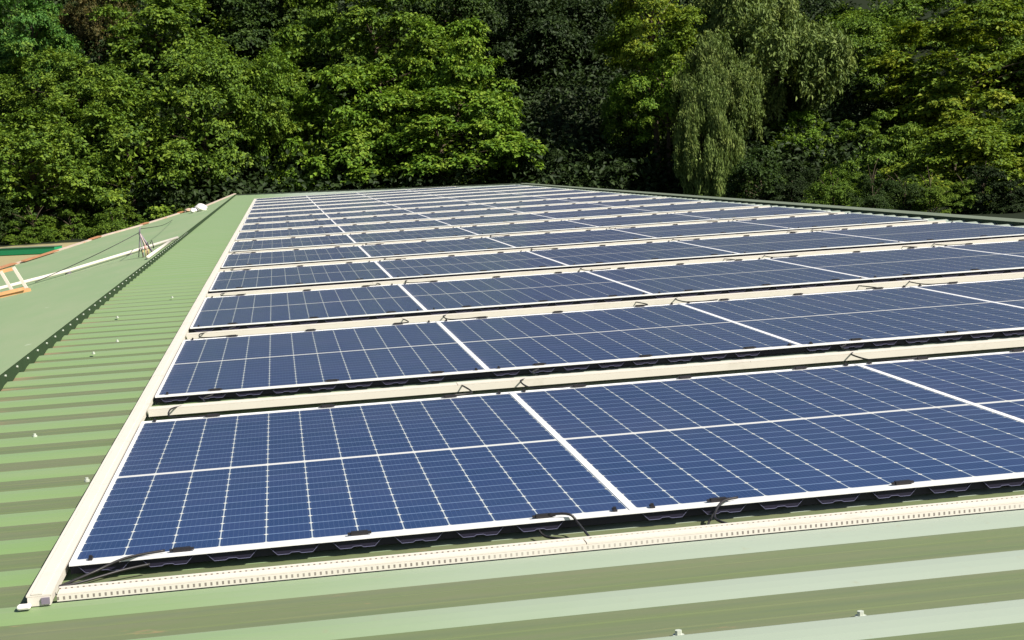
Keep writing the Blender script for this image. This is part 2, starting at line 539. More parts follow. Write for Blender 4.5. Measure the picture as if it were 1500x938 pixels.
# ------------------------------------------------------------------ cable ducts
def cross_duct(r, x1):
    lab = "cream slotted cable duct lying along the front of the nearest panel row" if r == 0 else \
          "cream cable duct between the %s and %s panel rows" % (ORD[r - 1], ORD[r])
    t = thing("cable_duct", lab, "cable duct", (0, r * PITCH, 0), "cream cable ducts across the roof")
    y0, y1 = (-.365, -.285) if r == 0 else (-.570, -.455)
    h = .025 if r == 0 else .045
    b = MB()
    b.box(.0, x1, y0, y0 + .012, RIB + .002, RIB + h)          # front wall, slotted
    b.box(.0, x1, y1 - .012, y1, RIB + .002, RIB + (.038 if r == 0 else h + .004))   # back wall
    b.box(.0, x1, y0 + .012, y1 - .012, RIB + .002, RIB + .006)
    b.build("duct_channel", SLOT if r == 0 else CREAM, t)
    l = MB()
    x = 0.0; n = 0
    while x < x1 - .01:                                          # lid in 2 m lengths
        xe = min(x + 2.0, x1)
        dz = .0015 * (n % 2)
        l.box(x + .002, xe - .002, y0 + .003, y1 - .016, RIB + h + .001, RIB + h + .006 + dz)
        x = xe; n += 1
    l.build("duct_lid", CREAM, t)
for r in range(15):
    cross_duct(r, {0: 6.0, 1: 9.0, 14: 9.2}.get(r, 11.45))
t = thing("cable_duct", "long cream cable duct running away along the left ends of the panel rows", "cable duct", (0, 0, 0), "cream cable ducts across the roof")
b = MB(); b.box(-.100, -.018, -.40, 66.6, RIB + .002, RIB + .036); b.build("duct_channel", CREAM, t)
l = MB()
y = -.40
n = 0
while y < 66.5:
    ye = min(y + 2.0, 66.6)
    l.box(-.104, -.014, y + .0015, ye - .0015, RIB + .037, RIB + .043 + .001 * (n % 2))
    l.box(-.086, -.046, y + .0015, ye - .0015, RIB + .0442, RIB + .048)
    y = ye; n += 1
l.build("duct_lid", CREAM, t)
b = MB(); b.box(-.135, -.085, -.440, -.402, RIB + .001, RIB + .018); b.build("end_plug", WHITE, t, bevel=.008)
b = MB(); b.box(-.05, -.02, -.408, -.4005, RIB + .008, RIB + .032); b.build("end_bracket", STEEL, t)
# far cross duct behind the last row
t = thing("cable_duct", "thin cream cable duct behind the farthest panel row at the roof end", "cable duct", (0, 67.0, 0), "cream cable ducts across the roof")
b = MB(); b.box(-.1, 9.3, -.2, -.1, RIB + .002, RIB + .045); b.build("duct_channel", CREAM, t)
b = MB(); b.box(-.1, 9.3, -.202, -.098, RIB + .046, RIB + .052); b.build("duct_lid", CREAM, t)

# ------------------------------------------------------------------ things on the sloping roof
t = thing("conduit_pipe", "long white conduit pipe lying slantwise across the sloping green roof", "pipe", on_slope(-2.8, 22.1))
b = MB(); P = [on_slope(-4.05, 18.95, .10), on_slope(-3.728, 19.9, .09), on_slope(-2.818, 22.15, .055), on_slope(-2.0, 24.9, .05), on_slope(-1.22, 27.5, .05)]
P = [p - t.location for p in P]
b.tube(P, .031, 10); b.build("pipe", WHITE if False else CREAM, t, smooth=True)
b = MB()
for a in (P[1], P[2], P[3]):
    b.box(a.x - .05, a.x + .05, a.y - .03, a.y + .03, a.z - .09, a.z - .02)
b.build("pipe_saddle", STEEL, t)
t = thing("conduit_pipe", "short white conduit pipe lying along the dark ridge flashing", "pipe", on_slope(-1.33, 21.3))
b = MB(); b.tube([Vector(p) - t.location for p in (on_slope(-1.345, 21.1, .035), on_slope(-1.335, 24.0, .035), on_slope(-1.325, 26.8, .035))], .03, 10)
b.build("pipe", CREAM, t, smooth=True)

# small tripod mast with guy wires
base = on_slope(-1.55, 22.5)
t = thing("tripod_mast", "small leaning metal tripod mast with guy wires on the sloping roof beside the pipe", "mast", base)
ap = Vector((-1.556, 22.5, .42)) - base
def rel(x, y, dz=0): return on_slope(x, y, dz) - base
for (x, y, mat, rad) in ((-1.345, 22.55, STEEL, .016), (-1.62, 22.6, STEEL, .009), (-1.43, 22.35, PINKISH, .012), (-1.50, 22.25, STEEL, .008), (-1.40, 22.3, PINKISH, .010)):
    b = MB(); b.tube([ap, rel(x, y, .01)], rad, 7); b.build("leg", mat, t, smooth=True)
b = MB(); b.tube([ap + Vector((-.01, 0, -.03)), ap + Vector((.0, 0, .06)), ap + Vector((.012, 0, .12))], .018, 7, r1=.007); b.build("mast_top", STEEL, t, smooth=True)
for x in (-1.47, -1.42, -1.52):
    b = MB(); b.tube([rel(x, 22.3, .0), rel(x + .01, 22.3, .13)], .011, 7); b.build("base_sleeve", YELLOW, t, smooth=True)
b = MB(); b.tube([rel(-1.47, 22.3, .135), rel(-1.46, 22.3, .20)], .022, 7); b.build("cap", PINK, t, smooth=True)
for x, z in ((-1.58, .13), (-1.455, .20), (-1.38, .22)):
    b = MB(); b.tube([rel(x, 22.35, z), rel(x + .03, 22.36, z + .05), rel(x + .05, 22.36, z - .05), rel(x + .055, 22.36, z - .1)], .010, 6); b.build("lead", BLACK, t, smooth=True)
for P in ([ap + Vector((0, 0, .02)), rel(-2.25, 21.9, .25), rel(-3.10, 20.2, .06)], [ap + Vector((0, 0, .08)), rel(-1.9, 33, .25), rel(-2.5, 46, .05)]):
    b = MB(); b.tube(curve_pts(P, 6), .007, 5); b.build("guy_wire", BLACK, t, smooth=True)

# white post frame on orange planks
o0 = on_slope(-3.25, 19.1)
t = thing("post_frame", "white two-post frame standing on orange planks on the sloping roof", "frame", o0)
for (xa, za, xb, zb, yy) in ((-3.26, -.262, -3.43, .10, 19.05), (-3.06, -.225, -3.245, .150, 19.12)):
    b = MB(); b.beam(Vector((xa, yy, za)) - o0, Vector((xb, yy, zb)) - o0, .045, .045, (0, 1, 0)); b.build("post", CREAM, t)
b = MB(); b.beam(Vector((-3.72, 19.0, .045)) - o0, Vector((-3.235, 19.13, .125)) - o0, .05, .05); b.build("top_board", PLANK, t)
b = MB(); b.beam(Vector((-3.9, 18.55, -.36)) - o0, Vector((-2.99, 18.85, -.205)) - o0, .28, .05); b.build("plank", PLANK, t)
b = MB(); b.beam(Vector((-3.9, 18.45, -.305)) - o0, Vector((-3.05, 18.7, -.17)) - o0, .10, .045); b.build("plank", PLANK, t)

# white bag at the far end of the verge
def blob(name, mat, parent, sx, sy, sz, seed, loc=(0, 0, 0)):
    me = D.meshes.new(name)
    bm = bmesh.new(); bmesh.ops.create_icosphere(bm, subdivisions=3, radius=1)
    r = random.Random(seed); ph = [r.uniform(0, 6) for _ in range(6)]
    for v in bm.verts:
        k = 1 + .12 * math.sin(3.1 * v.co.x + ph[0]) + .10 * math.sin(4.3 * v.co.y + ph[1]) + .07 * math.sin(7 * v.co.z + 5 * v.co.x + ph[2])
        v.co = Vector((v.co.x * sx, v.co.y * sy, v.co.z * sz)) * k
    for f in bm.faces: f.smooth = True
    bm.to_mesh(me); bm.free(); me.materials.append(mat)
    return link(name, me, parent, loc)
t = thing("sack", "crumpled white sack lying at the far end of the sloping roof edge", "sack", on_slope(-1.98, 53.5, .02))
blob("bag", WHITE, t, .26, .5, .15, 3, (.06, .2, .10)); blob("bag_neck", WHITE, t, .13, .3, .11, 5, (-.19, -.1, .03))
t = thing("sack", "smaller grey-pink bundle on the roof edge beside the white sack", "sack", on_slope(-2.62, 57.6, .03))
blob("bag", PINKISH, t, .16, .5, .07, 8, (0, 0, .03))

# green trough on the ground beyond the left roof edge
t = thing("trough", "long bright green box lying on the beige ground beyond the left roof edge", "box", (-12.75, 74.0, -2.2)); t.rotation_euler.z = math.radians(-24)
b = MB(); b.box(0, 3.2, -.35, .35, .02, .36); b.build("box_body", GREENBOX, t, bevel=.02)
b = MB(); b.box(-.03, 3.23, -.38, .38, .362, .38); b.build("box_rim", FLASHTOP, t)

# ------------------------------------------------------------------ terrain
def hill_z(x, y):
    base = -2.2
    s = max(0.0, y - 93.0)
    return base + s * .50 + (.6 * math.sin(x * .21 + y * .13) + .4 * math.sin(x * .37 - y * .3)) * min(1, s / 8)
def grid(name, xs, ys, fz, mat):
    m = MB()
    m.v = [(x, y, fz(x, y)) for y in ys for x in xs]
    n = len(xs)
    for j in range(len(ys) - 1):
        for i in range(n - 1):
            a = j * n + i
            m.f.append((a, a + 1, a + n + 1, a + n)); m.mi.append(0)
    return m.build(name, mat, smooth=True)
k = NT("ground_soil"); o = k.obj()
nn = k.noise(o, .5, 6, .65); n2 = k.noise(o, 6, 4, .6)
c = k.mix(nn, (.30, .25, .13), (.36, .31, .17)); c = k.mix(k.math('MULTIPLY', k.ramp(n2, .5, .7), .5), c, (.18, .20, .07))
sp = k.n("SeparateXYZ"); k.t.links.new(k.n("NewGeometry").outputs["Position"], sp.inputs[0])
dark_soil = k.math('MAXIMUM', k.ramp(k.math('ADD', sp.outputs[1], k.math('MULTIPLY', nn, 5)), 86, 88), k.ramp(k.math('ADD', sp.outputs[0], k.math('MULTIPLY', nn, 3)), -4, -1))
c = k.mix(dark_soil, c, (.010, .016, .005))  # soil turns near-black green beyond the beige strip and to its right
GROUND = k.out(c, .9, .2)
far = [-900, -400, -150, -80] + list(np.linspace(-60, 70, 66)) + [90, 160, 400, 900]
yg = [-900, -300, -80] + list(np.linspace(-30, 200, 90)) + [260, 330]
g = grid("ground", [float(x) for x in far], [float(y) for y in yg], lambda x, y: hill_z(x, min(y, 200)), GROUND)
g["kind"] = "structure"

# ------------------------------------------------------------------ trees
def leafmat(name, c1, c2, c3, tr=.22):
    k = NT(name)
    rp = k.n("NewGeometry").outputs["Random Per Island"]
    wc = k.n("NewGeometry").outputs["Position"]
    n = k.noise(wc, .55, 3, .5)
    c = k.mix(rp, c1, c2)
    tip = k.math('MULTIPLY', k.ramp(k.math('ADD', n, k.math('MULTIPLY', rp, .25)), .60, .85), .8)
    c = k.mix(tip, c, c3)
    k.out(c, .6, .2)
    tb = k.n("BsdfTranslucent")
    k.t.links.new(k.mix(.5, c, (c2[0] * 1.3, c2[1] * 1.25, c2[2] * .5)), tb.inputs["Color"])
    ms = k.n("MixShader"); ms.inputs[0].default_value = tr
    k.t.links.new(k.b.outputs[0], ms.inputs[1]); k.t.links.new(tb.outputs[0], ms.inputs[2])
    k.t.links.new(ms.outputs[0], k.t.nodes["Material Output"].inputs[0])
    return k.m
LM = {
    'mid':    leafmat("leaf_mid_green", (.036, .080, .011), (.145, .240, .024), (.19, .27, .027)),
    'dark':   leafmat("leaf_dark_green", (.012, .030, .006), (.050, .092, .015), (.07, .115, .018), .2),  # darker species, with the shade of the fill trees put into the colour
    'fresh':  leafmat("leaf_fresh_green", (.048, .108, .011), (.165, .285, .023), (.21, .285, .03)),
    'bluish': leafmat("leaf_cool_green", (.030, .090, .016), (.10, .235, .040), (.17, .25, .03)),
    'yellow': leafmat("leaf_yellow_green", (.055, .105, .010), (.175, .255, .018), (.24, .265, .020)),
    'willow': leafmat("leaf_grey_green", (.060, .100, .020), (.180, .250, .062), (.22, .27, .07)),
    'shade':  leafmat("leaf_painted_shade", (.010, .022, .005), (.024, .045, .009), (.035, .06, .012), .15),  # shade of the hollow and hillside put into the leaf colour
    'brown':  leafmat("leaf_brownish", (.060, .065, .018), (.11, .10, .028), (.15, .11, .03)),
}
BARK = m_plain("bark", (.085, .065, .045), .9, .15, .35, scale=5)

def leaf_mesh(name, P, N, T, L, W, fold=.25):
    """n leaves: each a folded pair of triangles pointing along T with normal N (numpy arrays)"""
    n = len(P)
    B = np.cross(N, T)
    a = P
    tip = P + T * L[:, None] - N * (L * .18)[:, None]
    mid = P + T * (L * .45)[:, None]
    l = mid + B * (W * .5)[:, None] + N * (W * fold)[:, None]
    r = mid - B * (W * .5)[:, None] + N * (W * fold)[:, None]
    V = np.stack([a, r, tip, l], 1).reshape(-1, 3)
    me = D.meshes.new(name)
    me.vertices.add(4 * n); me.vertices.foreach_set("co", V.astype(np.float32).ravel())
    me.loops.add(6 * n); me.polygons.add(2 * n)
    base = (np.arange(n) * 4)[:, None]
    idx = (base + np.array([0, 1, 2, 0, 2, 3])).ravel()
    me.loops.foreach_set("vertex_index", idx.astype(np.int32))
    me.polygons.foreach_set("loop_start", (np.arange(2 * n) * 3).astype(np.int32))
    me.polygons.foreach_set("loop_total", np.full(2 * n, 3, np.int32))
    me.update(calc_edges=True)
    return me

def unit(a):
    return a / np.maximum(np.linalg.norm(a, axis=1, keepdims=True), 1e-6)

def crown(name, seed, kind):
    """crown about radius 1 (x,y) and -1..1 in z, in units of 5 m; leaves given in metres"""
    g = np.random.default_rng(seed)
    R = 5.0
    C, S, Wt = [], [], []
    nc = {'broad': 70, 'big': 52, 'umbrella': 85, 'conifer': 80, 'fine': 115}.get(kind, 100)
    while len(C) < nc:
        d = unit(g.normal(size=(1, 3)))[0]
        if d[2] < -.75: continue
        rad = g.uniform(.5, 1.0) ** .5
        lump = 1 + .22 * math.sin(3 * d[0] + seed) + .15 * math.sin(4 * d[1] - seed) + .12 * math.sin(5 * d[2] + 2 * seed)
        p = d * rad * lump
        if kind == 'conifer':
            zz = g.uniform(-1, 1); rr = (1.05 - zz) * .42 * g.uniform(.5, 1); th = g.uniform(0, 6.28)
            p = np.array([rr * math.cos(th), rr * math.sin(th), zz])
        C.append(p * R)
        s = {'broad': g.choice([.8, 1.0, 1.3, 1.6]), 'big': g.choice([.9, 1.2, 1.5, 1.8]), 'umbrella': g.uniform(.9, 1.6), 'conifer': g.uniform(.5, .9), 'fine': g.choice([.6, .8, 1.0, 1.3])}[kind]
        S.append(s)
    flat = {'broad': .85, 'big': .75, 'umbrella': .62, 'conifer': .5, 'fine': .9}[kind]
    Ps, Ns, Ts, Ls, Ws = [], [], [], [], []
    for c, s in zip(C, S):
        # leafy twigs radiating from the clump centre, leaves along the outer part of each twig
        m_ = int({'broad': 27, 'big': 30, 'umbrella': 34, 'conifer': 18, 'fine': 24}[kind] * s * s) + 6
        q_ = 10
        outc = unit((c * np.array([1, 1, .6]) + 1e-3)[None])[0]
        dt = unit(g.normal(size=(m_, 3)) + outc * .55 + np.array([0, 0, .35]))
        dt[:, 2] = np.where(dt[:, 2] < -.25, -dt[:, 2] * .7, dt[:, 2])
        ln = s * g.uniform(.55, 1.3, m_)
        n = m_ * q_
        d = np.repeat(dt, q_, 0); l = np.repeat(ln, q_)
        fr = g.uniform(.38, 1.02, n)
        off = d * (fr * l)[:, None] + g.normal(size=(n, 3)) * .085
        off[:, 2] = off[:, 2] * flat - .16 * (fr ** 2) * l
        P = c + off
        N = unit(np.array([0, 0, .9]) + d * .45 + outc * .25 + g.normal(size=(n, 3)) * .5)
        T = d * .9 + g.normal(size=(n, 3)) * .65 - np.array([0, 0, .3])
        T = unit(T - N * (T * N).sum(1, keepdims=True))
        L = g.uniform(.16, .36, n) * {'broad': 1, 'big': 1.25, 'umbrella': 1.05, 'conifer': .9, 'fine': .85}[kind]
        Ps.append(P); Ns.append(N); Ts.append(T); Ls.append(L); Ws.append(L * g.uniform(.5, .75, n))
    # sparse inner leaves
    n = 900
    P = unit(g.normal(size=(n, 3))) * (g.uniform(0, .6, (n, 1)) ** .5) * R
    N = unit(g.normal(size=(n, 3))); T = unit(np.cross(N, g.normal(size=(n, 3))))
    L = g.uniform(.3, .5, n)
    Ps.append(P); Ns.append(N); Ts.append(T); Ls.append(L); Ws.append(L * .65)
    me = leaf_mesh(name, *(np.concatenate(q) for q in (Ps, Ns, Ts, Ls, Ws)))
    return me, np.array(C)

def willow_crown(name, seed):
    g = np.random.default_rng(seed)
    Ps, Ns, Ts, Ls, Ws = [], [], [], [], []
    A = []
    for i in range(756):
        if i % 9 == 0:
            d0 = unit(g.normal(size=(1, 3)))[0]
            if d0[2] < -.85: d0[2] = -d0[2]
            rad = g.uniform(.4, 1) ** .5
            a0 = d0 * rad * np.array([4.5, 4.5, 4.6]) * (1 + .22 * math.sin(3 * d0[0] + seed) + .2 * math.sin(5 * d0[2] + 2 * seed))
        d = unit((d0 + g.normal(size=3) * .25)[None])[0]
        a = a0 + g.normal(size=3) * np.array([.5, .5, .3])
        A.append(a)
        ln = g.uniform(.6, 2.6); n = int(ln * 34) + 8
        t = np.sort(g.uniform(0, 1, n))
        hx = unit(np.array([[d[0], d[1], 0]]) + g.normal(size=(1, 3)) * .2)[0]
        P = a + np.outer(np.sqrt(t) * .55, hx * np.array([1, 1, 0])) - np.outer(t * ln, np.array([0, 0, 1])) + g.normal(size=(n, 3)) * np.array([.20, .20, .15])
        T = unit(np.array([0, 0, -1.0]) + g.normal(size=(n, 3)) * .6)
        N = g.normal(size=(n, 3)) * .6 + np.array([d[0], d[1], .3]); N = unit(N - T * (N * T).sum(1, keepdims=True))
        L = g.uniform(.25, .45, n)
        Ps.append(P); Ns.append(N); Ts.append(T); Ls.append(L); Ws.append(L * .42)
    return leaf_mesh(name, *(np.concatenate(q) for q in (Ps, Ns, Ts, Ls, Ws))), np.array(A[::3])

def trunk_mesh(name, C, seed, zb):
    """tapered trunk with limbs reaching into some clumps"""
    r = random.Random(seed); q = MB()
    top = Vector((r.uniform(-.4, .4), r.uniform(-.4, .4), 2.6))
    base = Vector((0, 0, zb))
    mid = base.lerp(top, .5) + Vector((r.uniform(-.35, .35), r.uniform(-.35, .35), 0))
    line = curve_pts([base, mid, top], 5)
    q.tube(line, .34, 9, r1=.09)
    for c in list(C)[::5][:16]:
        c = Vector(c)
        st = line[min(len(line) - 1, max(3, int(len(line) * min(.95, max(.35, (c.z - zb) / (top.z - zb) * .75)))))]
        md = st.lerp(c, .5) + Vector((0, 0, .35))
        q.tube(curve_pts([st, md, c], 3), .11, 6, r1=.025)
    me = q.mesh(name, BARK, True)
    return me

KINDS = {}
for i, (kk, kd, sd) in enumerate((('broad', 'broad', 11), ('broad2', 'broad', 23), ('fine', 'fine', 31), ('fine2', 'fine', 47), ('big', 'big', 5), ('big2', 'big', 64), ('umbrella', 'umbrella', 77), ('umbrella2', 'umbrella', 83), ('conifer', 'conifer', 91))):
    me, C = crown("crown", sd, kd)
    me.materials.append(LM['mid'])
    KINDS[kk] = (me, trunk_mesh("trunk", C, sd, -9.5))
me, C = willow_crown("crown", 19); me.materials.append(LM['mid']); KINDS['willow'] = (me, trunk_mesh("trunk", C, 19, -9.5))
me, C = willow_crown("crown", 29); me.materials.append(LM['mid']); KINDS['willow2'] = (me, trunk_mesh("trunk", C, 29, -9.5))

def tree(name, kind, leaf, x, y, z, rx, rz, label, rot=None, cat="tree"):
    """crown centre x, y, z, half width rx, half height rz (metres)"""
    gz = hill_z(x, y)
    t = thing(name, label, cat, (x, y, gz), "trees on the slope behind the roof")
    cm, tm = KINDS[kind]
    r = random.Random(label)
    a = r.uniform(0, 6.28) if rot is None else rot
    for nm, me in (("trunk", tm), ("crown", cm)):
        o = link(nm, me, t, (0, 0, z - gz))
        o.rotation_euler = (0, 0, a)
        o.scale = (rx / 5, rx / 5 * .95, rz / 5)
        if nm == "crown":
            o.material_slots[0].link = 'OBJECT'; o.material_slots[0].material = LM[leaf]
        else:
            # trunk keeps its foot on the ground
            o.scale = (rx / 5, rx / 5, max(.35, (z - gz + .6) / 9.5))
    return t

